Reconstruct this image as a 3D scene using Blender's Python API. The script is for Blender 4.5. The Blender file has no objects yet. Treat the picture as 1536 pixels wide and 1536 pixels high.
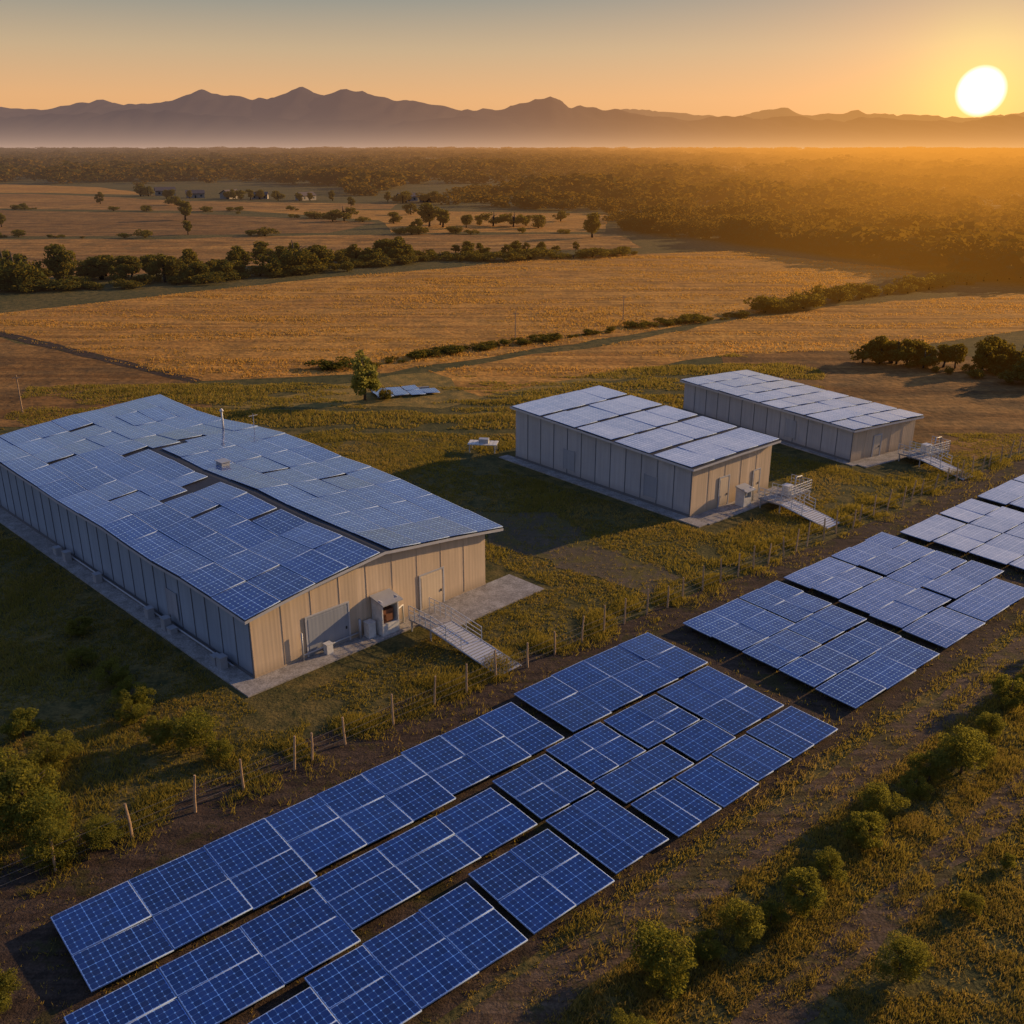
import bpy, math, random
import numpy as np
from mathutils import Vector, noise
from mathutils.geometry import tessellate_polygon
random.seed(7); rng=np.random.default_rng(7)
scene=bpy.context.scene
COL=scene.collection
# ------------------------------------------------------------------ frames
RA=math.radians(40.5); CR,SR=math.cos(RA),math.sin(RA)
def RS(r,s): return (r*CR+s*SR, r*SR-s*CR)
def AB(a,b): return ((a-b)*0.70711,(a+b)*0.70711)
# ------------------------------------------------------------------ camera
cam=bpy.data.cameras.new('camera'); co=bpy.data.objects.new('camera',cam); COL.objects.link(co)
cam.sensor_width=36; cam.lens=36*1475/1536; cam.clip_end=60000; cam.clip_start=0.5
co.location=(0,0,33); co.rotation_euler=(math.radians(90-20.55),0,0)
scene.camera=co
scene.view_settings.view_transform='Standard'
scene.view_settings.look='None'; scene.view_settings.exposure=0
# ------------------------------------------------------------------ sun directions
SUNAZ=math.radians(23.7); SUNEL=math.radians(2.4)
SV=(math.sin(SUNAZ)*math.cos(SUNEL),math.cos(SUNAZ)*math.cos(SUNEL),math.sin(SUNEL))
LAZ=math.radians(61); LEL=math.radians(16.5)
sl=bpy.data.lights.new('sun','SUN'); sl.energy=5; sl.angle=math.radians(0.8); sl.color=(1.0,0.67,0.33)
so=bpy.data.objects.new('sun',sl); COL.objects.link(so)
ld=Vector((math.sin(LAZ)*math.cos(LEL),math.cos(LAZ)*math.cos(LEL),math.sin(LEL)))
so.rotation_euler=ld.to_track_quat('Z','Y').to_euler()
so.location=(60,60,60)
# ------------------------------------------------------------------ node helpers
class N:
    def __init__(s,nt): s.nt=nt
    def new(s,t,**k):
        n=s.nt.nodes.new(t)
        for a,b in k.items(): setattr(n,a,b)
        return n
    def link(s,a,b): s.nt.links.new(a,b)
    def setin(s,sock,v):
        if isinstance(v,bpy.types.NodeSocket): s.link(v,sock)
        else: sock.default_value=v
    def m(s,op,a,b=None,c=None,clamp=False):
        n=s.new('ShaderNodeMath',operation=op); n.use_clamp=clamp
        s.setin(n.inputs[0],a)
        if b is not None: s.setin(n.inputs[1],b)
        if c is not None: s.setin(n.inputs[2],c)
        return n.outputs[0]
    def vm(s,op,a,b=None):
        n=s.new('ShaderNodeVectorMath',operation=op); s.setin(n.inputs[0],a)
        if b is not None: s.setin(n.inputs[1],b)
        return n.outputs['Value'] if op in('DOT_PRODUCT','LENGTH') else n.outputs[0]
    def mix(s,f,a,b,bt='MIX'):
        n=s.new('ShaderNodeMix',data_type='RGBA',blend_type=bt)
        s.setin(n.inputs[0],f)
        for i,v in((6,a),(7,b)):
            if isinstance(v,tuple): n.inputs[i].default_value=(v[0],v[1],v[2],1)
            else: s.link(v,n.inputs[i])
        return n.outputs[2]
    def ramp(s,f,stops):
        n=s.new('ShaderNodeValToRGB'); s.link(f,n.inputs[0]); e=n.color_ramp.elements
        while len(e)<len(stops): e.new(0.5)
        for i,(p,c) in enumerate(stops):
            e[i].position=p; e[i].color=(c[0],c[1],c[2],1) if isinstance(c,tuple) else (c,c,c,1)
        return n.outputs[0]
    def noise(s,vec,scale,detail=4,rough=.55):
        n=s.new('ShaderNodeTexNoise'); s.link(vec,n.inputs['Vector']); n.inputs['Scale'].default_value=scale
        n.inputs['Detail'].default_value=detail; n.inputs['Roughness'].default_value=rough
        return n.outputs[0]
    def vscale(s,vec,x,y,z):
        n=s.new('ShaderNodeMapping'); s.link(vec,n.inputs[0]); n.inputs['Scale'].default_value=(x,y,z); return n.outputs[0]
# ------------------------------------------------------------------ world
w=bpy.data.worlds.new('World'); scene.world=w; w.use_nodes=True
nt=w.node_tree; nt.nodes.clear(); n=N(nt)
tc=n.new('ShaderNodeTexCoord'); d=n.vm('NORMALIZE',tc.outputs['Generated'])
sp=n.new('ShaderNodeSeparateXYZ'); n.link(d,sp.inputs[0])
grad=n.ramp(sp.outputs[2],[(0,(.82,.40,.15)),(.04,(.80,.43,.19)),(.08,(.58,.41,.24)),(.135,(.22,.26,.25)),(.30,(.28,.36,.54)),(.6,(.12,.20,.43)),(1,(.06,.12,.34))])
# the side of the sky away from the sun is dusky blue rather than orange
anti=n.ramp(sp.outputs[2],[(0,(.24,.22,.27)),(.10,(.32,.28,.33)),(.25,(.25,.31,.45)),(.6,(.12,.19,.40)),(1,(.06,.12,.34))])
hx=n.new('ShaderNodeCombineXYZ'); n.link(sp.outputs[0],hx.inputs[0]); n.link(sp.outputs[1],hx.inputs[1])
hd=n.vm('DOT_PRODUCT',n.vm('NORMALIZE',hx.outputs[0]),(math.sin(SUNAZ),math.cos(SUNAZ),0))
ff=n.m('MULTIPLY',n.m('ADD',hd,.1),1/.65,clamp=True)
grad=n.mix(ff,anti,grad)
dt=n.m('MAXIMUM',n.vm('DOT_PRODUCT',d,SV),0.0)
g1=n.m('POWER',dt,18.0); g2=n.m('POWER',dt,130.0); g3=n.m('POWER',dt,700.0)
R_=1-math.cos(math.radians(1.2))
disc=n.m('MULTIPLY',n.m('SUBTRACT',dt,1-R_),1/R_,clamp=True)
def scol(f,c):
    return n.mix(1.0,c,n.mix(f,(0,0,0),(1,1,1)),'MULTIPLY')
def add(a,b): return n.mix(1.0,a,b,'ADD')
c=add(grad,scol(g1,(.18,.06,.0)))
c=add(c,scol(g2,(.22,.08,.0)))
c=add(c,scol(g3,(.10,.22,.02)))
c=add(c,scol(disc,(3,2.2,2.6)))
bg1=n.new('ShaderNodeBackground'); n.link(c,bg1.inputs[0]); bg1.inputs[1].default_value=.95
sky=n.new('ShaderNodeTexSky',sky_type='NISHITA'); sky.sun_disc=False; sky.sun_elevation=LEL; sky.sun_rotation=LAZ
bg2=n.new('ShaderNodeBackground'); n.link(sky.outputs[0],bg2.inputs[0]); bg2.inputs[1].default_value=.008
ad=n.new('ShaderNodeAddShader'); n.link(bg1.outputs[0],ad.inputs[0]); n.link(bg2.outputs[0],ad.inputs[1])
wo=n.new('ShaderNodeOutputWorld'); n.link(ad.outputs[0],wo.inputs[0])
# ------------------------------------------------------------------ material helpers
def mat(name):
    m=bpy.data.materials.new(name); m.use_nodes=True; m.node_tree.nodes.clear(); return m,N(m.node_tree)
def painted_haze(n,shader,k0=1/4800.,k1=1/1100.,d0=150.):
    """haze and sun glow painted in as emission: stronger farther out and toward the low sun"""
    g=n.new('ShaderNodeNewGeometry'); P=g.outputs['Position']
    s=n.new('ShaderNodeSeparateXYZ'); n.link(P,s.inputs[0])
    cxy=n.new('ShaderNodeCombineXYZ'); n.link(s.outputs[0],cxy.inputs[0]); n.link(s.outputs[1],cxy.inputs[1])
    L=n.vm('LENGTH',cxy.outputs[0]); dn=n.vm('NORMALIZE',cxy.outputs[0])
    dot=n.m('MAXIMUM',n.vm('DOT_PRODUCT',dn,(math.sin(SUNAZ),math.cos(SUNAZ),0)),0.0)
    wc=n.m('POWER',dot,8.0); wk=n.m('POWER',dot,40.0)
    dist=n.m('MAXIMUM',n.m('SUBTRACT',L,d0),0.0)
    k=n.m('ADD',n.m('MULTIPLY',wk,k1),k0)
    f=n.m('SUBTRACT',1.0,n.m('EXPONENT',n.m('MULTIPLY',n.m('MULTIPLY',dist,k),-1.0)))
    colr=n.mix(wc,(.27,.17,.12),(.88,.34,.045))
    e=n.new('ShaderNodeEmission'); n.link(colr,e.inputs[0])  # the surface itself glows in the haze colour, warmer toward the sun
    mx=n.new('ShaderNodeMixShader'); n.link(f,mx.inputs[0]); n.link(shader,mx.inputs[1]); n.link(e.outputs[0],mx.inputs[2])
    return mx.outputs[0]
def out(n,sh):
    o=n.new('ShaderNodeOutputMaterial'); n.link(sh,o.inputs[0])
def pbsdf(n,col,rough=.8,metal=0.,spec=.3,normal=None,**k):
    b=n.new('ShaderNodeBsdfPrincipled')
    if isinstance(col,tuple): b.inputs['Base Color'].default_value=(*col,1)
    else: n.link(col,b.inputs['Base Color'])
    n.setin(b.inputs['Roughness'],rough); n.setin(b.inputs['Metallic'],metal); b.inputs['Specular IOR Level'].default_value=spec
    if normal is not None: n.link(normal,b.inputs['Normal'])
    return b.outputs[0]
def bump(n,h,strength=.5,dist=.1):
    b=n.new('ShaderNodeBump'); b.inputs['Strength'].default_value=strength; b.inputs['Distance'].default_value=dist
    n.link(h,b.inputs['Height']); return b.outputs[0]
def pos(n): return n.new('ShaderNodeNewGeometry').outputs['Position']
def soil(name,c1,c2,c3,s1=.05,s2=.9,bs=.6,bd=.25,hz=True,stripe=None,spec=.1,grassy=None,gt=.53):
    m,n=mat(name); P=pos(n)
    a=n.noise(P,s1,5,.6); b=n.noise(P,s2,6,.7); f=n.noise(P,s2*7,3,.6)
    col=n.mix(n.ramp(a,[(.35,0.),(.65,1.)]),c1,c2)
    col=n.mix(n.ramp(b,[(.42,0.),(.62,1.)]),col,c3)
    if grassy: col=n.mix(n.ramp(n.noise(P,.33,6,.75),[(gt,0.),(gt+.07,1.)]),col,grassy)
    col=n.mix(n.ramp(f,[(.35,.55),(.7,1.)]),(0.0,0.0,0.0),col)
    if stripe:
        ang,per,amt=stripe
        mp=n.new('ShaderNodeMapping'); n.link(P,mp.inputs[0]); mp.inputs['Rotation'].default_value=(0,0,ang)
        mp.inputs['Scale'].default_value=(.02,1.0/per,1)
        q=n.noise(mp.outputs[0],1.0,4,.65)
        col=n.mix(n.m('MULTIPLY',n.ramp(q,[(.4,0.),(.6,1.)]),amt),col,n.mix(1.0,col,(.50,.45,.42),'MULTIPLY'))
    h=n.m('ADD',b,n.m('MULTIPLY',f,.5))
    sh=pbsdf(n,col,.95,0,spec,bump(n,h,bs,bd))
    out(n,painted_haze(n,sh) if hz else sh); return m
M={}
M['ground']=soil('ground_grass',(.120,.108,.036),(.24,.165,.050),(.070,.070,.024),.05,.7)
M['gold']=soil('dry_field',(.86,.43,.085),(.66,.31,.07),(.48,.25,.06),.018,.16,.7,.5,stripe=(math.radians(-14),2.8,.75))
M['gold2']=soil('stubble_field',(.72,.36,.085),(.48,.24,.07),(.32,.18,.055),.012,.12,.7,.5,stripe=(math.radians(-20),5.,.85))
M['brown']=soil('ploughed_field',(.38,.19,.055),(.50,.26,.07),(.22,.125,.045),.012,.15,.7,.4,stripe=(math.radians(12),4,.85))
M['green']=soil('green_field',(.28,.20,.05),(.18,.14,.045),(.42,.26,.065),.05,.5)
M['dirt']=soil('dirt',(.105,.070,.048),(.14,.092,.062),(.070,.050,.036),.12,1.3,.8,.12,hz=False,stripe=(-RA,.5,.6),grassy=(.085,.070,.028))
M['track']=soil('track_dirt',(.23,.155,.10),(.18,.12,.078),(.13,.09,.055),.1,1.2,.7,.12,hz=False,stripe=(-RA,.45,.75),grassy=(.14,.11,.045),gt=.50)
M['drive']=soil('gravel',(.18,.13,.085),(.14,.105,.065),(.11,.09,.05),.15,1.5,.6,.08,hz=False,grassy=(.15,.12,.04),gt=.48)
M['concrete']=soil('concrete',(.50,.46,.42),(.40,.365,.33),(.31,.28,.25),.25,1.1,.2,.02,hz=False)
def leafmat(name,c1,c2,tr=(.30,.22,.03),hz=True,trw=.32,tint=(.11,.085,.025),big=.9):
    m,n=mat(name); g=n.new('ShaderNodeNewGeometry'); oi=n.new('ShaderNodeObjectInfo')
    col=n.mix(g.outputs['Random Per Island'],c1,c2)
    nn=n.noise(g.outputs['Position'],big,3)
    col=n.mix(n.ramp(nn,[(.35,.0),(.65,1.)]),n.mix(1.,col,(.55,.6,.65),'MULTIPLY'),col)
    col=n.mix(n.m('MULTIPLY',oi.outputs['Random'],.45),col,tint)
    b=n.new('ShaderNodeBsdfDiffuse'); n.link(col,b.inputs[0])
    t=n.new('ShaderNodeBsdfTranslucent'); t.inputs[0].default_value=(*tr,1)
    mx=n.new('ShaderNodeMixShader'); mx.inputs[0].default_value=trw
    n.link(b.outputs[0],mx.inputs[1]); n.link(t.outputs[0],mx.inputs[2])
    out(n,painted_haze(n,mx.outputs[0]) if hz else mx.outputs[0]); return m
M['leaf']=leafmat('foliage',(.045,.060,.014),(.115,.115,.026),(.36,.26,.03))
M['leafnear']=leafmat('foliage_close',(.060,.080,.018),(.16,.165,.034),(.42,.37,.05),False,.40,(.18,.14,.03))
M['leafpale']=leafmat('pale_foliage',(.16,.17,.04),(.26,.25,.06),(.55,.48,.10),True,.4)
M['forest']=leafmat('forest_foliage',(.024,.030,.010),(.080,.066,.018),(.30,.17,.02),big=.03)
M['grass']=leafmat('grass_blade',(.11,.115,.028),(.24,.20,.045),(.46,.34,.05),False,.40,(.18,.14,.04),big=.15)
M['dry']=leafmat('dry_grass_blade',(.54,.30,.07),(.82,.46,.11),(.78,.44,.10),True,.40,big=.06)
M['drynear']=leafmat('dry_grass_blade_close',(.26,.195,.060),(.42,.30,.08),(.56,.38,.08),False,.38,big=.15)
def simple(name,c,rough=.6,metal=0.,spec=.4,var=.25,sc=1.5):
    m,n=mat(name); P=n.new('ShaderNodeTexCoord').outputs['Object']
    q=n.noise(P,sc,5,.65)
    col=n.mix(n.m('MULTIPLY',n.ramp(q,[(.35,0.),(.7,1.)]),var),c,tuple(x*.45 for x in c))
    out(n,pbsdf(n,col,rough,metal,spec,bump(n,q,.15,.03))); return m
M['bark']=simple('bark',(.09,.06,.04),.9)
M['wood']=simple('weathered_wood',(.46,.30,.17),.9,var=.6,sc=4)
M['alu']=simple('aluminium',(.30,.40,.62),.6,.1,.2)
M['deckmetal']=simple('ramp_grating',(.55,.55,.57),.5,.3)
M['steel']=simple('galvanised_steel',(.42,.43,.45),.55,.4)
M['wire']=simple('wire_steel',(.22,.19,.16),.7,.3)
M['white']=simple('white_paint',(.66,.64,.60),.5,var=.5,sc=3)
M['dark']=simple('dark_metal',(.035,.035,.04),.6,.2)
M['orange']=simple('rusty_orange_paint',(.22,.09,.045),.6,var=.6,sc=5)
M['trim']=simple('roof_edge',(.50,.50,.52),.5,.2)
M['deckroof']=simple('roof_membrane',(.026,.028,.038),.7)
M['housewall']=simple('plaster',(.34,.28,.22),.8)
M['houseroof']=simple('house_roof',(.17,.13,.11),.9,spec=.1)
def wallmat(name,c,streak=.76):
    m,n=mat(name); tc=n.new('ShaderNodeTexCoord'); P=tc.outputs['Object']
    st=n.noise(n.vscale(P,2.6,2.6,.10),1.0,5,.7)
    bl=n.noise(P,.3,4,.6)
    s=n.new('ShaderNodeSeparateXYZ'); n.link(P,s.inputs[0])
    xy=n.m('ADD',s.outputs[0],s.outputs[1])
    cr=n.m('SINE',n.m('MULTIPLY',xy,20.9))
    sh=n.new('ShaderNodeTexWhiteNoise',noise_dimensions='1D'); n.link(n.m('FLOOR',n.m('MULTIPLY',xy,.476)),sh.inputs['W'])
    col=n.mix(n.ramp(st,[(.3,0.),(.7,1.)]),tuple(x*streak for x in c),c)
    col=n.mix(n.m('MULTIPLY',sh.outputs[0],.30),col,tuple(x*.6 for x in c))
    col=n.mix(n.m('MULTIPLY',n.ramp(bl,[(.4,0.),(.65,1.)]),.3),col,tuple(x*.62 for x in c))
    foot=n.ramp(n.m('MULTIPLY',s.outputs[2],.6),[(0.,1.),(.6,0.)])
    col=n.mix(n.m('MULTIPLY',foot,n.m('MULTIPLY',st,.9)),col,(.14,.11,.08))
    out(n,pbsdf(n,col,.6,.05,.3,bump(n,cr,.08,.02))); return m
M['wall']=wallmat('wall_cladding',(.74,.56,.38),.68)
M['wallside']=wallmat('shaded_side_cladding',(.34,.41,.50))  # cool blue grey puts the shade of the long sides into the colour
M['wallside2']=wallmat('shaded_side_cladding_pale',(.46,.46,.48))  # paler version, shade of the smaller halls' long sides in the colour
M['ribside']=wallmat('side_cladding_seam',(.15,.17,.20))
M['door']=wallmat('door_cladding',(.80,.63,.43))
M['doorgrey']=wallmat('grey_door_cladding',(.36,.38,.42))
def pvmat(name,c1,c2,line,rough=.16,coat=1.,lw=.03,dm=.18,var=.6):
    m,n=mat(name); uv=n.new('ShaderNodeUVMap').outputs[0]
    s=n.new('ShaderNodeSeparateXYZ'); n.link(uv,s.inputs[0])
    def edge(v,w):
        f=n.m('FRACT',v); return n.m('LESS_THAN',n.m('MINIMUM',f,n.m('SUBTRACT',1.0,f)),w)
    ex=edge(s.outputs[0],lw); ey=edge(s.outputs[1],lw)
    ln=n.m('MAXIMUM',ex,ey)
    bx=edge(s.outputs[0],.11); by=edge(s.outputs[1],.11); dots=n.m('MULTIPLY',bx,by)
    maj=n.m('MAXIMUM',edge(n.m('MULTIPLY',s.outputs[0],.25),lw*.35),edge(n.m('MULTIPLY',s.outputs[1],.25),lw*.35))
    fl=n.new('ShaderNodeVectorMath',operation='FLOOR'); n.link(uv,fl.inputs[0])
    P=pos(n); wn=n.new('ShaderNodeTexWhiteNoise',noise_dimensions='3D')
    n.link(fl.outputs[0],wn.inputs[0])
    cell=n.mix(wn.outputs[0],c1,c2)
    oi=n.new('ShaderNodeObjectInfo'); cell=n.mix(n.m('MULTIPLY',oi.outputs['Random'],var),cell,n.mix(1.,cell,(.38,.45,.58),'MULTIPLY'))
    big=n.noise(P,.35,3); cell=n.mix(n.ramp(big,[(.3,0.),(.7,1.)]),cell,n.mix(1.,cell,(.6,.66,.78),'MULTIPLY'))
    dust=n.noise(P,2.5,5,.7)
    cell=n.mix(n.m('MULTIPLY',n.ramp(dust,[(.52,0.),(.8,1.)]),dm),cell,(.30,.31,.34))
    col=n.mix(n.m('MULTIPLY',ln,.65),cell,line); col=n.mix(n.m('MULTIPLY',maj,.9),col,tuple(min(1,x*1.9) for x in line)); col=n.mix(n.m('MULTIPLY',dots,.7),col,tuple(min(1,x*3.) for x in line))
    b=pbsdf(n,col,rough,.0,.4)
    bn=b.node; bn.inputs['Coat Weight'].default_value=coat; bn.inputs['Coat Roughness'].default_value=.04; bn.inputs['Coat IOR'].default_value=1.5
    r=n.m('ADD',n.m('MULTIPLY',dust,.25),rough-.05); n.link(r,bn.inputs['Roughness'])
    out(n,b); return m
M['pv']=pvmat('solar_glass',(.003,.017,.12),(.007,.038,.22),(.055,.14,.38),coat=.85,dm=.05,var=.8)
M['pvroof']=pvmat('solar_glass_roof',(.010,.042,.22),(.022,.075,.31),(.20,.31,.56),coat=.85,dm=.10,var=.8)
M['pvmid']=pvmat('solar_glass_sky_tint',(.07,.12,.30),(.11,.17,.40),(.35,.42,.60),coat=1.,dm=.2)  # lighter blue paints in some of the sky reflection on farther panels
M['pvpale']=pvmat('solar_glass_sky_sheen',(.46,.48,.55),(.56,.57,.63),(.60,.63,.70),var=.6)  # pale base colour paints in the low sky mirrored at grazing view
# ------------------------------------------------------------------ mesh helpers
def qmesh(name,V,F,mats,smooth=False,midx=None,uvs=None):
    V=np.asarray(V,dtype=np.float32); F=np.asarray(F,dtype=np.int32)
    me=bpy.data.meshes.new(name); k=F.shape[1]
    me.vertices.add(len(V)); me.vertices.foreach_set('co',V.ravel())
    me.loops.add(F.size); me.loops.foreach_set('vertex_index',F.ravel())
    me.polygons.add(len(F)); me.polygons.foreach_set('loop_start',np.arange(0,F.size,k,dtype=np.int32))
    for m in (mats if isinstance(mats,(list,tuple)) else [mats]): me.materials.append(m)
    if midx is not None: me.polygons.foreach_set('material_index',np.asarray(midx,dtype=np.int32))
    if smooth: me.polygons.foreach_set('use_smooth',np.ones(len(F),dtype=bool))
    me.update(calc_edges=True)
    if uvs is not None:
        u=me.uv_layers.new(name='UVMap'); u.data.foreach_set('uv',np.asarray(uvs,dtype=np.float32).ravel())
    me.validate()
    return me
def pmesh(name,V,F,mats,midx=None,smooth=False):
    me=bpy.data.meshes.new(name); me.from_pydata([tuple(v) for v in V],[],[tuple(f) for f in F])
    for m in (mats if isinstance(mats,(list,tuple)) else [mats]): me.materials.append(m)
    if midx is not None:
        for p,i in zip(me.polygons,midx): p.material_index=i
    if smooth:
        for p in me.polygons: p.use_smooth=True
    me.update(); return me
def obj(name,me,parent=None,**k):
    o=bpy.data.objects.new(name,me); COL.objects.link(o)
    if parent: o.parent=parent
    for a,b in k.items():
        if b!='': o[a]=b
    return o
def empty(name,loc,rz=0,sc=1,**k):
    o=obj(name,None,**k); o.location=loc; o.rotation_euler=(0,0,rz); o.scale=(sc,sc,sc); o.empty_display_size=.5; return o
class B:
    def __init__(s): s.V=[];s.F=[]
    def box(s,x0,x1,y0,y1,z0,z1):
        return s.hexa([(x0,y0,z0),(x1,y0,z0),(x1,y1,z0),(x0,y1,z0),(x0,y0,z1),(x1,y0,z1),(x1,y1,z1),(x0,y1,z1)])
    def hexa(s,p):
        i=len(s.V); s.V+=list(p)
        s.F+=[(i,i+3,i+2,i+1),(i+4,i+5,i+6,i+7),(i,i+1,i+5,i+4),(i+1,i+2,i+6,i+5),(i+2,i+3,i+7,i+6),(i+3,i,i+4,i+7)]
        return s
    def tube(s,pts,rad,k=8,cap=True):
        pts=[Vector(p) for p in pts]; base=len(s.V)
        for j,p in enumerate(pts):
            t=(pts[min(j+1,len(pts)-1)]-pts[max(j-1,0)]).normalized()
            a=t.orthogonal().normalized(); b=t.cross(a); r=rad[j] if isinstance(rad,(list,tuple)) else rad
            for q in range(k):
                th=2*math.pi*q/k; v=p+a*math.cos(th)*r+b*math.sin(th)*r; s.V.append(tuple(v))
        for j in range(len(pts)-1):
            for q in range(k):
                a0=base+j*k+q; a1=base+j*k+(q+1)%k; s.F.append((a0,a1,a1+k,a0+k))
        if cap:
            s.F.append(tuple(base+q for q in range(k))[::-1]); e=base+(len(pts)-1)*k; s.F.append(tuple(e+q for q in range(k)))
        return s
    def mesh(s,name,m,smooth=False): return pmesh(name,s.V,s.F,m,smooth=smooth)
# ------------------------------------------------------------------ ground sheets
def noisy(pts,step,amp,seed=0):
    res=[]
    for i in range(len(pts)):
        a=Vector(pts[i]);b=Vector(pts[(i+1)%len(pts)]);L=(b-a).length;k=max(1,int(L/step)); nrm=Vector((-(b-a).y,(b-a).x)).normalized()
        for j in range(k):
            p=a+(b-a)*(j/k); q=noise.noise(Vector((p.x/step*.6,p.y/step*.6,seed)))+.5*noise.noise(Vector((p.x/step*2.1,p.y/step*2.1,seed+3)))
            res.append(tuple(p+nrm*q*amp))
    return res
def sheet(name,pts,z,m,step=None,amp=0,**k):
    if step: pts=noisy(pts,step,amp,z*100)
    V=[(x,y,z) for x,y in pts]; T=tessellate_polygon([[Vector(v) for v in V]])
    F=[]
    for t in T:
        a,b,c=[Vector(V[i]) for i in t]
        F.append(t if (b-a).cross(c-a).z>0 else t[::-1])
    return obj(name,pmesh(name,V,F,m),kind='structure',**k)
def grid_sheet():
    rad=[0,25,50,80,120,170,240,340,480,700,1000,1500,2200,3200,4800,7000,10000,15000,22000,32000]
    V=[(0,0,0)];F=[];k=48
    for r in rad[1:]:
        for q in range(k): V.append((r*math.cos(2*math.pi*q/k),r*math.sin(2*math.pi*q/k),0))
    for q in range(k): F.append((0,1+q,1+(q+1)%k))
    for j in range(len(rad)-2):
        for q in range(k):
            a=1+j*k+q;b=1+j*k+(q+1)%k; F.append((a,a+k,b+k,b))
    return obj('ground',pmesh('ground',V,F,M['ground']),kind='structure')
grid_sheet()
F1=[(-106,205),(-80,232),(-50,262),(-23.8,280),(17,314),(73,332),(112,276),(85,243),(50,205),(15.8,176),(-19,149),(-47,143),(-97,183)]
sheet('field',F1,.02,M['gold'],6,1.6)
F1b=[(-45,141),(-95,180),(-120,165),(-90,120),(-60,118),(-40,128)]
sheet('field',F1b,.02,M['brown'],5,1.5)
F2=[(-13,150),(16,171),(49,201),(85,222),(122,236),(98,186),(66,168),(37,163),(10,146),(-4,134)]
sheet('field',F2,.025,M['gold'],5,1.8)
sheet('field',[(-40,128),(-10,128),(20,148),(14,160),(-18,147)],.015,M['green'],5,2)
sheet('field',[(-330,300),(-190,262),(-118,262),(-70,292),(-20,325),(45,342),(40,395),(-60,392),(-140,372),(-330,380)],.02,M['gold2'],14,4)
sheet('field',[(-330,392),(-140,386),(-70,402),(-60,455),(-170,520),(-380,560)],.02,M['brown'],14,4)
sheet('field',[(-48,404),(38,405),(42,470),(45,512),(-60,540),(-150,545),(-60,470)],.022,M['gold'],14,4)
sheet('field',[(-380,575),(-165,535),(-65,550),(-66,596),(-200,630),(-330,720),(-440,720)],.02,M['gold2'],14,4)
sheet('field',[(-440,740),(-330,735),(-240,700),(-330,830),(-450,900),(-520,860)],.02,M['gold'],14,4)
sheet('field',[RS(108,-46),RS(108,-78),RS(150,-120),RS(165,-100),RS(160,-60),RS(140,-40)],.02,M['brown'],6,2)
sheet('solar_yard',[RS(2,-42.6),RS(125,-42.2),RS(125,-24.8),RS(2,-24.6)],.02,M['dirt'],2.5,.5)
sheet('farm_track',[RS(-5,-24.1),RS(130,-24.0),RS(130,-21.6),RS(-5,-21.5)],.03,M['track'],1.6,.6)
sheet('farm_track',[RS(-5,-17.1),RS(130,-16.7),RS(130,-14.9),RS(-5,-15.2)],.03,M['track'],1.6,.6)
sheet('farm_track',[RS(-5,-46.5),RS(22,-45.6),RS(60,-43.4),RS(130,-43.2),RS(130,-40.8),RS(-5,-41.3)],.035,M['dirt'],2.5,.6)
DRV=[(-6,88),(3.9,87.7),(8,79),(14,73),(10.5,69.6),(3,76),(-2,80)]
sheet('driveway',DRV,.03,M['drive'],1.2,1.3)
sheet('ditch',[(-97,182),(-47,142),(-46,144),(-96,185)],.04,M['dirt'],3,.5)
# ------------------------------------------------------------------ mountains
MAT,n=mat('mountain')
P=pos(n); s=n.new('ShaderNodeSeparateXYZ'); n.link(P,s.inputs[0])
cxy=n.new('ShaderNodeCombineXYZ'); n.link(s.outputs[0],cxy.inputs[0]); n.link(s.outputs[1],cxy.inputs[1])
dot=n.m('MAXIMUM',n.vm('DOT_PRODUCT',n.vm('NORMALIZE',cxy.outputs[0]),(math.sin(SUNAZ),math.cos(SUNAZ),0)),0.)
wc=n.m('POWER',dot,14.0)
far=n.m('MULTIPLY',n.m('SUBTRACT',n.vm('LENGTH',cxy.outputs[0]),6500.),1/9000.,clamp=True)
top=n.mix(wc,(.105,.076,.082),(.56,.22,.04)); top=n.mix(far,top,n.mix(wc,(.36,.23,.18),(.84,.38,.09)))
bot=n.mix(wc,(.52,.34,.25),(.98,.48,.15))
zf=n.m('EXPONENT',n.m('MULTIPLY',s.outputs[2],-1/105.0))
e=n.new('ShaderNodeEmission'); n.link(n.mix(zf,top,bot),e.inputs[0])  # valley haze, sun glow and foot mist painted on the slopes as emission
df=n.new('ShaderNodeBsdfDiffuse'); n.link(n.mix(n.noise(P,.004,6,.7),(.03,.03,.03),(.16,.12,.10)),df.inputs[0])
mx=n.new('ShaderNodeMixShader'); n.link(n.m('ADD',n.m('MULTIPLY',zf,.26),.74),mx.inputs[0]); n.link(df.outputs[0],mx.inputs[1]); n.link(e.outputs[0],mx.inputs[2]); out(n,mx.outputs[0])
prof=[(-7600,330),(-6400,420),(-5200,360),(-4300,330),(-3800,330),(-3450,395),(-3250,350),(-2950,360),(-2600,460),(-2330,400),(-2000,385),(-1780,480),(-1580,410),(-1380,485),(-1100,400),(-700,310),(-430,290),(-100,330),(330,395),(480,310),(700,300),(880,300),(1500,240),(2150,250),(2650,235),(3300,215),(3900,215),(4300,260),(5200,330),(6500,300),(7800,380)]
prof2=[(-9000,300),(-4000,260),(0,300),(900,330),(1100,400),(1500,340),(2200,300),(2700,400),(2950,330),(3400,380),(3800,330),(4600,290),(5600,420),(6600,470),(8000,400),(11000,300)]
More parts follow.
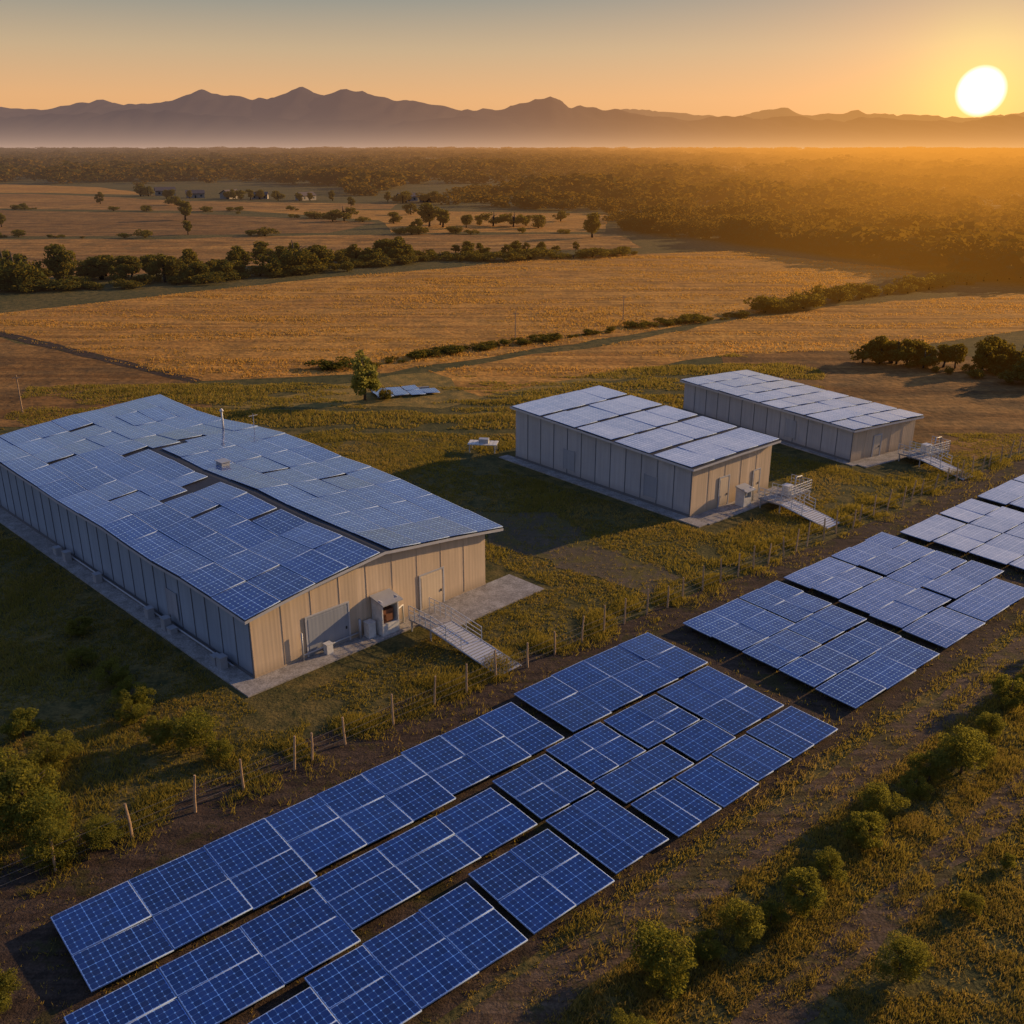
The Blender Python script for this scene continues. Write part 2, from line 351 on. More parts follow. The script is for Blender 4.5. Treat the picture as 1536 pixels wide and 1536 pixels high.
def mountains(D,prof,width,seed,zs=1.,x0=-8000,x1=8000,nx=420,ny=34):
    xs=np.linspace(x0,x1,nx); ph=np.interp(xs,[p[0] for p in prof],[p[1] for p in prof]); V=[]
    for j in range(ny):
        t=j/(ny-1); y=D-width+2*width*t; env=max(0,1-abs(2*t-1)**1.15)
        for i in range(nx):
            x=xs[i]; q=noise.fractal(Vector((x/900,y/1300,seed)),1.0,2.2,5)
            rd=1-abs(noise.noise(Vector((x/420,y/900,seed+5)))); r2=1-abs(noise.noise(Vector((x/170,y/420,seed+15))))
            h=ph[i]*zs*(env**.9)*(1+.30*q*(1-.7*env))+ (rd-.7)*120*env*(1.25-env) + (r2-.75)*60*env + q*16*env
            V.append((x,y+120*q,h-6))
    F=[(j*nx+i,j*nx+i+1,(j+1)*nx+i+1,(j+1)*nx+i) for j in range(ny-1) for i in range(nx-1)]
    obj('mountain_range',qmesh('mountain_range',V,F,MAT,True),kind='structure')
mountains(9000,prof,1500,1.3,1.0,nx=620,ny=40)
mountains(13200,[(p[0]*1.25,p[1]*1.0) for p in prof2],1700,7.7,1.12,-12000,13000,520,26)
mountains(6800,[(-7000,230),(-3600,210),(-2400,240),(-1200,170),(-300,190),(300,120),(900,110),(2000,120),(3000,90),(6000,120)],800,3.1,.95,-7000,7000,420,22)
# ------------------------------------------------------------------ foliage
def cloud(k,nleaf,cx,cz,rx,rz,cr,leaf,rg,flat=.7):
    u=rg.normal(size=(k,3)); u/=np.linalg.norm(u,axis=1)[:,None]; rr=rg.uniform(.25,1,k)**.6
    C=u*rr[:,None]*np.array([rx,rx*rg.uniform(.6,1.),rz])+np.array([cx,0,cz]); R=cr*rg.uniform(.5,1.35,k)
    pick=rg.choice(k,nleaf,p=R**2/np.sum(R**2))
    d=rg.normal(size=(nleaf,3)); d/=np.linalg.norm(d,axis=1)[:,None]
    pos_=C[pick]+d*R[pick][:,None]*(rg.uniform(.35,1.08,nleaf)**.6)[:,None]*np.array([1,1,.8])
    nn=d+rg.normal(size=(nleaf,3))*.7; nn/=np.linalg.norm(nn,axis=1)[:,None]
    t=np.cross(nn,rg.normal(size=(nleaf,3))); t/=np.linalg.norm(t,axis=1)[:,None]; b=np.cross(nn,t)
    l=(leaf*rg.uniform(.6,1.35,nleaf))[:,None]
    Q=np.stack([pos_-t*l,pos_-b*l*flat,pos_+t*l,pos_+b*l*flat],axis=1)
    return Q.reshape(-1,3)
def leafmesh(name,V,m):
    return qmesh(name,V,np.arange(len(V)).reshape(-1,4),m)
def trunkmesh(h,r,seed,nl=5):
    rd=random.Random(seed); b=B(); pts=[(0,0,-.02)]; x=y=0
    for i in range(1,5):
        x+=rd.uniform(-.02,.02);y+=rd.uniform(-.02,.02); pts.append((x,y,h*i/4))
    b.tube(pts,[r*1.3,r,r*.8,r*.6,r*.3],7)
    for i in range(nl):
        a=rd.uniform(0,6.28); z=h*rd.uniform(.35,.8); L=rd.uniform(.18,.3)
        b.tube([(0,0,z),(math.cos(a)*L*.5,math.sin(a)*L*.5,z+L*.45),(math.cos(a)*L,math.sin(a)*L,z+L*.8)],[r*.5,r*.35,r*.12],5)
    return b.mesh('trunk',M['bark'],True)
TREES=[]
for i in range(8):
    rg=np.random.default_rng(100+i)
    wd=[.26,.40,.20,.46,.30,.36,.24,.5][i]; cz=[.52,.44,.52,.42,.50,.44,.54,.40][i]; rz=[.36,.32,.40,.30,.36,.34,.36,.30][i]
    V=cloud(22,1900,0,cz,wd,rz,.135,.034,rg); V[:,2]=np.maximum(V[:,2],.01)
    TREES.append((trunkmesh(.75,.028,i),leafmesh('crown',V,M['leaf'])))
rg=np.random.default_rng(150); PALE=(trunkmesh(.8,.022,77,8),leafmesh('crown',cloud(26,2600,0,.50,.24,.38,.11,.028,rg),M['leafpale']))
SHRUB=[]
for i in range(5):
    rg=np.random.default_rng(200+i)
    V=cloud(18,1100,0,.42,[.5,.75,.42,.85,.6][i],.26,.22,.05,rg); V[:,2]=np.maximum(V[:,2],.01)
    SHRUB.append((trunkmesh(.55,.03,i+20),leafmesh('crown',V,M['leaf'])))
BUSH=[]
for i in range(6):
    rg=np.random.default_rng(300+i)
    V=cloud(48,9500,0,.46,[.42,.50,.56,.46,.60,.40][i],.38,[.13,.12,.14,.11,.13,.11][i],.019,rg,.5); V[:,2]=np.maximum(V[:,2],.01)
    BUSH.append((trunkmesh(.7,.022,i+40,9),leafmesh('crown',V,M['leafnear'])))
def plant(var,x,y,h,name,label,cat,group,sx=1.0):
    o=obj(name,None,label=label,category=cat,group=group); o.location=(x,y,0); o.rotation_euler=(0,0,random.uniform(0,6.28)); o.scale=(h*sx,h*sx,h)
    for nm,me in(('trunk',var[0]),('crown',var[1])):
        c=bpy.data.objects.new(nm,me); COL.objects.link(c); c.parent=o
    return o
def along(pts,n,clump=0.,seed=0,even=False):
    P=[Vector(p) for p in pts]; L=[(P[i+1]-P[i]).length for i in range(len(P)-1)]; T=sum(L); res=[]
    k=0
    while len(res)<n:
        d=T*((len(res)+random.random())/n if even else random.random()); k+=1
        if clump and k<n*30 and noise.noise(Vector((d/clump,seed,0)))<random.uniform(-.15,.15): continue
        for i,l in enumerate(L):
            if d<=l or i==len(L)-1: res.append(P[i]+(P[i+1]-P[i])*(d/l)); break
            d-=l
    return res
T1=[(-135,228),(-110,246),(-87,252),(-75,265),(-57,272),(-41,288),(-31,301),(-13,305),(17,316)]
for i,p in enumerate(along(T1,92,even=True)):
    h=random.uniform(3.0,7.5) if p.x<-30 else random.uniform(2.,4.5)
    plant(random.choice(TREES),p.x+random.uniform(-6,6),p.y+random.uniform(-3,20),h,'tree','leafy green tree in a belt along the dry field','tree','trees in the belt along the field',random.uniform(1.2,1.8))
for x,y,h in[(-119,241,12),(-124,246,12.5),(-112,250,10),(-59,274,11.5),(-55,277,9),(-33,300,8.5),(-88,254,9)]:
    plant(random.choice(TREES),x,y,h,'tree','tall rounded tree standing out of the belt','tree','trees in the belt along the field',1.15)
for i,p in enumerate(along([(-135,224),(-110,240),(-87,247),(-57,266),(-31,295),(17,312),(40,322)],86,even=True)):
    plant(random.choice(SHRUB),p.x+random.uniform(-3,3),p.y+random.uniform(-3,9),random.uniform(1.6,4.0),'shrub','low dark shrub at the edge of the dry field','shrub','shrubs along the field edges',random.uniform(1.5,2.6))
for x,y in[(-191,585),(-125,393),(-81,462),(-76,464),(-52,450),(-50,507),(-37,399),(-35,432),(-31,441),(-19,425),(-8,434),(.6,430),(11,425),(22,462),(-29,428),(-14,440),(6,437),(-150,470),(-215,430),(-90,575),(30,380),(-240,600)]:
    plant(random.choice(TREES),x,y,random.uniform(4.5,10),'tree','lone rounded tree in an open dry field','tree','scattered field trees',random.uniform(1.1,1.6))
for L_,n_,sd in(([(-330,386),(-140,379),(-60,397),(40,400)],30,1),([(-60,458),(-160,530),(-165,535)],10,2),([(-380,568),(-165,530),(-62,545)],20,3)):
    for p in along(L_,n_,28,sd):
        plant(random.choice(SHRUB),p.x+random.uniform(-5,5),p.y+random.uniform(-3,3),random.uniform(1.0,4.2),'shrub','scrubby shrub on a field boundary','shrub','boundary shrubs between far fields',random.uniform(1.2,2.4))
for p in along([(-30,150),(-3,169),(14,182),(49,203)],62,even=True):
    plant(random.choice(SHRUB),p.x+random.uniform(-1.6,1.6),p.y+random.uniform(-1.6,1.6),random.uniform(.5,1.6)*(1+.6*noise.noise(Vector((p.x/8,3,0)))),'shrub','low shrub in a hedge between two dry fields','shrub','hedge shrubs between fields',random.uniform(1.6,3.0))
for p in along([(52,205),(63,215),(81,228),(104,246),(135,265)],48,even=True):
    plant(random.choice(SHRUB),p.x+random.uniform(-1.8,1.8),p.y+random.uniform(-2.5,2.5),random.uniform(1.6,4.4),'shrub','rounded shrub in a hedge between two dry fields','shrub','hedge shrubs between fields',random.uniform(1.1,1.6))
for k in range(84):
    t=random.random()**.8; u=random.random()
    x=55+t*32+u*20*t; y=157-t*28+u*24*t
    if k%3: plant(random.choice(TREES),x,y,(random.uniform(2.2,5.0)+2.4*t),'tree','low dense green tree in scrub near the shed','tree','scrubby trees near the low hall',random.uniform(.9,1.4))
    else: plant(random.choice(SHRUB),x,y,random.uniform(1.2,3.0),'shrub','dense shrub among low scrubby trees','shrub','scrub near the low hall',random.uniform(1.1,1.7))
plant(PALE,-20.2,131.8,7.8,'tree','slender pale yellow green tree beside a ground panel platform','tree','',1.0)
plant(SHRUB[1],-17.5,132.2,2.0,'shrub','small shrub at the foot of a slender tree','shrub','')
nb=[(25.1,46.4,3.2),(23,45.6,2.3),(19.3,42.6,2.1),(17.6,40.3,2.3),(21.6,44.3,1.6),(13.2,35.7,2.6),(10.1,33.9,2.4),(6.2,31.7,3.2),(16.3,31.9,2.2),(30.9,53.3,2.6),(4.6,28.4,1.8),(34,55.6,2.4),(28.3,50.0,1.8),(21,35.8,1.2),
 (15.2,38.0,1.6),(8.4,32.9,1.7),(37.5,59.5,2.2),(24,38.6,1.0),(26.6,48.4,1.6),(11.6,34.9,1.5),(18.4,41.5,1.3),(32.4,54.6,1.7)]
for i,(x,y,h) in enumerate(nb):
    plant(BUSH[i%6],x,y,h,'bush','olive green bush growing between two dirt tracks','bush','bushes between the dirt tracks',1.0)
for i,(x,y,h,sx) in enumerate([(-18.7,48.6,2.8,1.1),(-20.6,49.2,2.2,1.),(-23.7,53.3,2.0,1.2),(-25,42,4.2,1.0),(-22.4,39.0,2.6,1.1),(-27.5,43,4.6,1.),(-24,40.6,3.2,1.),(-22.9,51.4,1.8,1.2),(-26.0,56,1.8,1.3),(-20.9,30.2,2.4,1.),(-16.6,47.6,1.5,1.2),(-29,58.5,1.5,1.4),(-20.6,40.4,1.8,1.2),(-31,63,1.6,1.4),(-26,47,2.2,1.3),(-29,50,2.0,1.4)]):
    plant(BUSH[(i+2)%6],x,y,h,'bush','leafy bush in rough grass beside the metal hall','bush','bushes in the rough grass',sx)
def inpoly(x,y,poly):
    r=np.zeros(len(x),bool); j=len(poly)-1
    for i in range(len(poly)):
        xi,yi=poly[i]; xj,yj=poly[j]
        c=((yi>y)!=(yj>y))&(x<(xj-xi)*(y-yi)/(yj-yi+1e-9)+xi); r^=c; j=i
    return r
edge=[(-2600,980),(-451,925),(-330,860),(-215,650),(-66,612),(44,522),(41,418),(78,362),(107,308),(126,250),(160,225),(420,170)]
wood=edge+[(4200,3000),(7500,7600),(-7500,7600)]
NT=10500
dd=np.exp(rng.uniform(math.log(240),math.log(6500),NT)); az=rng.uniform(-.62,.66,NT)
X=dd*np.sin(az);Y=dd*np.cos(az); ok=inpoly(X,Y,wood)
cl=np.array([noise.noise(Vector((x/260,y/520,2)))+.4*noise.noise(Vector((x/90,y/160,5))) for x,y in zip(X,Y)]); ok&=~((cl>.36)&(dd>620))
X,Y,dd=X[ok],Y[ok],dd[ok]
protos=[cloud(9,110,0,.50,.34,.32,.22,.085,np.random.default_rng(500+i)) for i in range(8)]
chunks=[]
for x,y,D in zip(X,Y,dd):
    sz=1+.75*noise.noise(Vector((x/100,y/180,8)))
    h=random.uniform(5.5,11.5)*(1+.0007*max(D-500,0))*sz
    if D>1500: h=min(h,random.uniform(9,20))
    a=random.uniform(0,6.28); c_,s_=math.cos(a),math.sin(a); p=protos[random.randrange(8)]
    wx=1.3+ .0007*D
    q=np.empty_like(p); q[:,0]=(p[:,0]*c_-p[:,1]*s_)*h*wx+x; q[:,1]=(p[:,0]*s_+p[:,1]*c_)*h*wx+y; q[:,2]=p[:,2]*h-.08*h
    chunks.append(q)
obj('woodland',leafmesh('woodland',np.concatenate(chunks),M['forest']),kind='stuff',label='dense dark woodland across the valley floor')
chunks=[];lp=[cloud(16,520,0,.50,.34,.32,.19,.05,np.random.default_rng(600+i)) for i in range(6)]
cnt=0
while cnt<480:
    t=random.random(); e0=[(41,418),(78,362),(107,308),(126,250),(150,232)]; k=random.randrange(4)
    a=Vector(e0[k]);b=Vector(e0[k+1]); p=a+(b-a)*t; off=random.uniform(0,1)**1.3*75
    x=p.x+off*.75+random.uniform(-4,4); y=p.y+off*.66+random.uniform(-4,4)
    h=random.uniform(5,10.5)*(1+.6*noise.noise(Vector((x/28,y/28,1)))); a_=random.uniform(0,6.28);c_,s_=math.cos(a_),math.sin(a_);q0=random.choice(lp);q=np.empty_like(q0)
    q[:,0]=(q0[:,0]*c_-q0[:,1]*s_)*h*1.3+x;q[:,1]=(q0[:,0]*s_+q0[:,1]*c_)*h*1.3+y;q[:,2]=q0[:,2]*h-.05*h
    chunks.append(q);cnt+=1
obj('woodland_edge',leafmesh('woodland_edge',np.concatenate(chunks),M['forest']),kind='stuff',label='tall leafy edge of the wood by the fields')
# ------------------------------------------------------------------ grass
def tufts(name,X,Y,hs,nb,wd,m,label):
    n_=len(X); X=np.repeat(X,nb);Y=np.repeat(Y,nb);H_=np.repeat(hs,nb)*rng.uniform(.6,1.2,n_*nb)
    a=rng.uniform(0,6.28,n_*nb); sp_=H_*.7
    bx=X+rng.normal(size=n_*nb)*H_*.5; by=Y+rng.normal(size=n_*nb)*H_*.5
    W=wd*rng.uniform(.6,1.4,n_*nb); ca,sa=np.cos(a),np.sin(a); l=rng.uniform(-1,1,n_*nb)*sp_; l2=rng.uniform(-1,1,n_*nb)*sp_
    V=np.stack([np.stack([bx-ca*W,by-sa*W,np.zeros_like(bx)],1),np.stack([bx+ca*W,by+sa*W,np.zeros_like(bx)],1),np.stack([bx+l,by+l2,H_],1)],1).reshape(-1,3)
    obj(name,qmesh(name,V,np.arange(len(V)).reshape(-1,3),m),kind='stuff',label=label)
def sample(n_,ymax=115,near=26):
    y=np.sqrt(rng.uniform(near**2,ymax**2,n_)); x=rng.uniform(-.62,.62,n_)*(y+10); return x,y
def blocked(X,Y):
    r=X*CR+Y*SR; s=X*SR-Y*CR; a=(X+Y)*.70711; b=(Y-X)*.70711
    u=rng.random(len(X))
    q=(s>-42.2)&(s<-25)&(u>.10)
    q|=(s>-24.0)&(s<-21.7)&(u>.12)&(abs(s+22.8)>.35)
    q|=(s>-16.9)&(s<-15.1)&(u>.12)&(abs(s+16.0)>.28)
    q|=(s>-44.6)&(s<-40.9)&(u>.18)
    q|=(a>26.2)&(a<52.5)&(b>48.2)&(b<108)
    q|=(a>71)&(a<88.5)&(b>45)&(b<77)
    q|=(a>97)&(a<118)&(b>42)&(b<77)
    q|=inpoly(X,Y,DRV)&(u>.12)
    return q
x,y=sample(180000); pn=np.array([noise.noise(Vector((a/7,b/7,0)))+.5*noise.noise(Vector((a/1.8,b/1.8,4))) for a,b in zip(x,y)])
k=(pn>-.30)&~blocked(x,y); x,y,pn2=x[k],y[k],pn[k]
tufts('meadow_grass',x,y,.12+.34*np.clip(pn2+.3,0,1)**1.5,4,.03,M['grass'],'rough green grass around the halls and tracks')
x,y=sample(90000); pn=np.array([noise.noise(Vector((a/10,b/10,9)))+.5*noise.noise(Vector((a/2.4,b/2.4,5))) for a,b in zip(x,y)]); k=(pn>-.08)&~blocked(x,y)
tufts('dry_grass',x[k],y[k],.14+.36*np.clip(pn[k],0,1),4,.026,M['drynear'],'patches of dry yellow grass')
r_=rng.uniform(12,75,60000); s_v=rng.uniform(-22,-6,60000); X=r_*CR+s_v*SR; Y=r_*SR-s_v*CR
pn=np.array([noise.noise(Vector((a/2.2,b/2.2,12)))+.5*noise.noise(Vector((a/.8,b/.8,3))) for a,b in zip(X,Y)]); k=(pn>-.2)&~blocked(X,Y)&(Y>26); X,Y,pn=X[k],Y[k],pn[k]
mk=rng.random(len(X))<.5
tufts('verge_grass',X[mk],Y[mk],.13+.30*np.clip(pn[mk]+.1,0,1),5,.02,M['drynear'],'dry tufted grass on the track verges')
tufts('verge_grass',X[~mk],Y[~mk],.13+.35*np.clip(pn[~mk]+.1,0,1),5,.02,M['grass'],'green tufted grass on the track verges')
# weeds along the fence
r_=rng.uniform(5,112,16000); s_v=-44.8+rng.normal(size=16000)*1.1; X=r_*CR+s_v*SR; Y=r_*SR-s_v*CR
pn=np.array([noise.noise(Vector((a/2.5,b/2.5,22))) for a,b in zip(X,Y)]); k=(pn>.02)&(abs(s_v+44.8)<3); a_=(X+Y)*.70711; b_=(Y-X)*.70711
k&=~((a_>26.2)&(a_<52.5)&(b_>48.0)); X,Y,pn=X[k],Y[k],pn[k]
tufts('weeds',X,Y,.25+.6*np.clip(pn,0,1),5,.03,M['grass'],'tall golden green weeds along the fence')
def fieldtuft(poly,n_,h,wd,m,name,label):
    xs=[p[0] for p in poly];ys=[p[1] for p in poly]; x=rng.uniform(min(xs),max(xs),n_);y=rng.uniform(min(ys),max(ys),n_); k=inpoly(x,y,poly); x,y=x[k],y[k]
    pn=np.array([noise.noise(Vector((a/30,b/7,1)))+.6*noise.noise(Vector((a/6,b/2.2,3))) for a,b in zip(x,y)]); k=pn>-.1
    tufts(name,x[k],y[k],h*(.5+1.2*np.clip(pn[k],0,1)),3,wd,m,label)
fieldtuft(F1,70000,.36,.12,M['dry'],'field_grass','tall dry grass of the golden field')
fieldtuft(F2,26000,.34,.10,M['dry'],'field_grass','tall dry grass of the golden field')
mb=[(-60,104),(-70,140),(-40,142),(-18,147),(10,146),(37,163),(48,150),(40,118),(10,112),(-20,112)]
fieldtuft(mb,38000,.42,.08,M['grass'],'meadow_grass','rough green grass beyond the halls')
fieldtuft(mb,44000,.40,.07,M['drynear'],'dry_grass','patches of dry yellow grass')
# ------------------------------------------------------------------ solar panels
def panel_mesh(p,t=.07,fw=.035,cell=.33,m='pv'):
    P=[Vector(q) for q in p]
    L0=(P[1]-P[0]).length; L1=(P[3]-P[0]).length; fu=fw/L0; fv=fw/L1
    def bl(u,v): return (P[0]*(1-u)+P[1]*u)*(1-v)+(P[3]*(1-u)+P[2]*u)*v
    I=[bl(fu,fv),bl(1-fu,fv),bl(1-fu,1-fv),bl(fu,1-fv)]
    dn=Vector((0,0,-t)); V=P+I+[q+dn for q in P]
    F=[(4,5,6,7),(0,1,5,4),(1,2,6,5),(2,3,7,6),(3,0,4,7),(0,8,9,1),(1,9,10,2),(2,10,11,3),(3,11,8,0),(8,11,10,9)]
    nu=max(2,round(L0/cell)); nv=max(2,round(L1/cell)); z=(0.5,0.5)
    uv=[(0,0),(nu,0),(nu,nv),(0,nv)]+[z]*36
    return qmesh('solar_panel',[tuple(v) for v in V],F,[M[m],M['alu']],False,[0]+[1]*9,uv)
def table(r0,r1,s0,s1,mr=3.4,ms=2.3,m='pv',grp='ground mounted solar arrays',z0=.55):
    cx,cy=RS((r0+r1)/2,(s0+s1)/2)
    lb={'pv':'low ground mounted array of deep blue solar panels','pvpale':'low ground mounted array of solar panels painted pale with sky sheen'}.get(m,'low ground mounted array of light blue solar panels')
    o=empty('solar_array',(cx,cy,0),RA,label=lb,category='solar array',group=grp)
    L=r1-r0; W=s1-s0; n0=max(1,round(L/mr)); n1=max(1,round(W/ms)); g=.008
    xs=[-L/2+L*i/n0 for i in range(n0+1)]
    for i in range(1,n0): xs[i]+=random.uniform(-.2,.2)
    tl=math.radians(random.uniform(-1,1)); sl_=.03
    ysb=[-W/2+W*j/n1 for j in range(n1+1)]
    if n1>1: ysb[1:-1]=[q+random.uniform(-.25,.25) for q in ysb[1:-1]]
    for i in range(n0):
        ofs=random.uniform(-.12,.12) if n0>2 else 0
        ys=list(ysb)
        if n1>1 and random.random()<.15: ys[1:-1]=[q+random.uniform(-.3,.3) for q in ys[1:-1]]
        for j in range(n1):
            x0,x1=xs[i]+g,xs[i+1]-g; y0,y1=ys[j]+g,ys[j+1]-g
            if j==0: y0+=ofs*.6
            if j==n1-1: y1+=ofs*.6
            dz=random.uniform(-.025,.025); tx=random.uniform(-.02,.02); ty=random.uniform(-.022,.022)
            def Z(x,y): return z0+dz+sl_*y+tl*x*.3+tx*(x-(x0+x1)/2)+ty*(y-(y0+y1)/2)
            pts=[(x0,y0,Z(x0,y0)),(x1,y0,Z(x1,y0)),(x1,y1,Z(x1,y1)),(x0,y1,Z(x0,y1))]
            obj('solar_panel',panel_mesh(pts,m=m),o)
    b=B()
    for y in(-W*.3,W*.3): b.box(-L/2+.3,L/2-.3,y-.05,y+.05,z0-.27+sl_*y,z0-.17+sl_*y)
    k=max(2,round(L/3.2)+1)
    for i in range(k):
        x=-L/2+.4+(L-.8)*i/(k-1); b.box(x-.04,x+.04,-W/2+.4,W/2-.4,z0-.36,z0-.29)
    obj('support_frame',b.mesh('support_frame',M['dark']),o)
    lm=B().box(-.05,.05,-.05,.05,0,z0-.36).mesh('leg',M['dark'])
    for i in range(k):
        for y in(-W*.28,W*.28):
            l=obj('leg',lm,o); l.location=(-L/2+.4+(L-.8)*i/(k-1),y,0)
table(6.9,17.4,-39.9,-34.6,3.4); table(17.41,26.0,-40.0,-35.0,2.9); table(26.01,34.3,-40.2,-35.4,2.8)
table(5.6,16.8,-33.9,-29.8,3.6) ; table(16.81,27.9,-34.4,-30.6,3.6)
table(6.8,13.8,-28.9,-24.9); table(13.81,22.4,-29.5,-25.1,2.9)
table(28.3,32.2,-34.8,-30.8,2); table(32.5,36.9,-35.1,-31.4,2.2); table(37.2,41.8,-35.1,-31.5,2.3); table(42.1,47.1,-35.2,-29.2,2.4,2.9)
table(35.1,47.7,-41.0,-35.6,3.2,2.6)
table(22.8,27.9,-29.9,-25.2,2.5); table(28.3,32.1,-30.5,-25.5,1.65,4.9)
table(32.5,38.0,-31.2,-28.8); table(38.4,41.9,-31.3,-28.9)
table(32.6,36.0,-28.6,-25.3,1.7,3.2); table(36.2,39.2,-28.6,-25.3,2.8,3.2); table(39.4,42.5,-28.7,-25.5,1.5,3); table(42.7,47.2,-28.8,-25.5,2.2,3)
table(50.7,57.1,-40.4,-37.8,3.1,2.5,'pvroof'); table(50.7,57.0,-37.77,-35.2,3,2.4,'pvroof'); table(57.3,62.1,-40.4,-37.9,2.3,2.4,'pvroof'); table(57.2,61.9,-37.8,-35.3,2.3,2.2,'pvroof')
table(50.5,55.6,-35.0,-32.1,2.4,2.7,'pvroof'); table(55.8,61.6,-35.1,-32.2,2.7,2.7,'pvroof')
table(50.3,61.0,-31.9,-29.2,2.7,2.6,'pvroof'); table(50.1,60.6,-29.0,-26.1,3.4,2.7,'pvroof')
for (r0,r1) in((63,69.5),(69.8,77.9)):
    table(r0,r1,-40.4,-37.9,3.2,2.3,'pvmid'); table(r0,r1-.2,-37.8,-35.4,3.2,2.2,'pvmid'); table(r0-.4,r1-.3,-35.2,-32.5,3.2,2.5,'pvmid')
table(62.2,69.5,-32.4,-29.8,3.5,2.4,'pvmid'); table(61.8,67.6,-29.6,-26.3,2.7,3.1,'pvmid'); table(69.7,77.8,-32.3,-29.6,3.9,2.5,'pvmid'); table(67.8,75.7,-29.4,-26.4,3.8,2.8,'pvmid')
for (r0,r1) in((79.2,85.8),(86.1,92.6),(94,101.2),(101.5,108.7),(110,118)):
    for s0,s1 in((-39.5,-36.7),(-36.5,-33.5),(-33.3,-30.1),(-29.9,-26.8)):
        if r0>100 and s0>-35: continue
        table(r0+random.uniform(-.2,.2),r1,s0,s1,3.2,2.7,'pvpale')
o=empty('solar_array',(-15.2,136,0),math.radians(22),label='irregular flat patch of weathered grey solar panels in grass',category='solar array')
for i in range(4):
    for j in range(2):
        if (i,j)==(3,1): continue
        x=-4.4+i*2.25+random.uniform(-.1,.1); y=-2.6+j*2.7+random.uniform(-.5,.5); z=random.uniform(.35,.45); q=random.uniform(-.3,.3)
        obj('solar_panel',panel_mesh([(x,y,z),(x+2.1,y+q,z+random.uniform(-.08,.08)),(x+2.1,y+2.5+q,z),(x,y+2.5,z)],m='pvroof'),o)
obj('support_frame',B().box(-4.3,4.1,-1.6,-1.4,0,.26).box(-4.3,4.1,1.4,1.6,0,.26).mesh('support_frame',M['steel']),o)
# ------------------------------------------------------------------ fence
fe=empty('wire_fence',(*RS(5,-43.6),0),RA,label='wooden post and wire fence beside the dirt road',category='fence')
posts=[-6,-3,0,3.2,6.9,10.2,13.0,16.0,17.2,19.5,22.8,26.0,28.4,31.0,33.6,36.2,38.8,41.0]; q=41
while q<110: q+=random.uniform(1.7,2.6); posts.append(q)
pm=[B().tube([(0,0,-.1),(random.uniform(-.02,.02),random.uniform(-.02,.02),1.0),(random.uniform(-.06,.06),random.uniform(-.06,.06),random.uniform(1.7,2.3))],[.08,.07,.06],7).mesh('fence_post',M['wood']) for _ in range(6)]
for i,qx in enumerate(posts):
    p=obj('fence_post',pm[i%6],fe); p.location=(qx,random.uniform(-.2,.2),0); p.rotation_euler=(random.uniform(-.06,.06),random.uniform(-.08,.08),random.uniform(0,6))
b=B()
for z in(.5,.95,1.4):
    b.tube([(qx,0,z+random.uniform(-.04,.04)) for qx in posts],.009,4)
obj('wire',b.mesh('wire',M['wire']),fe)
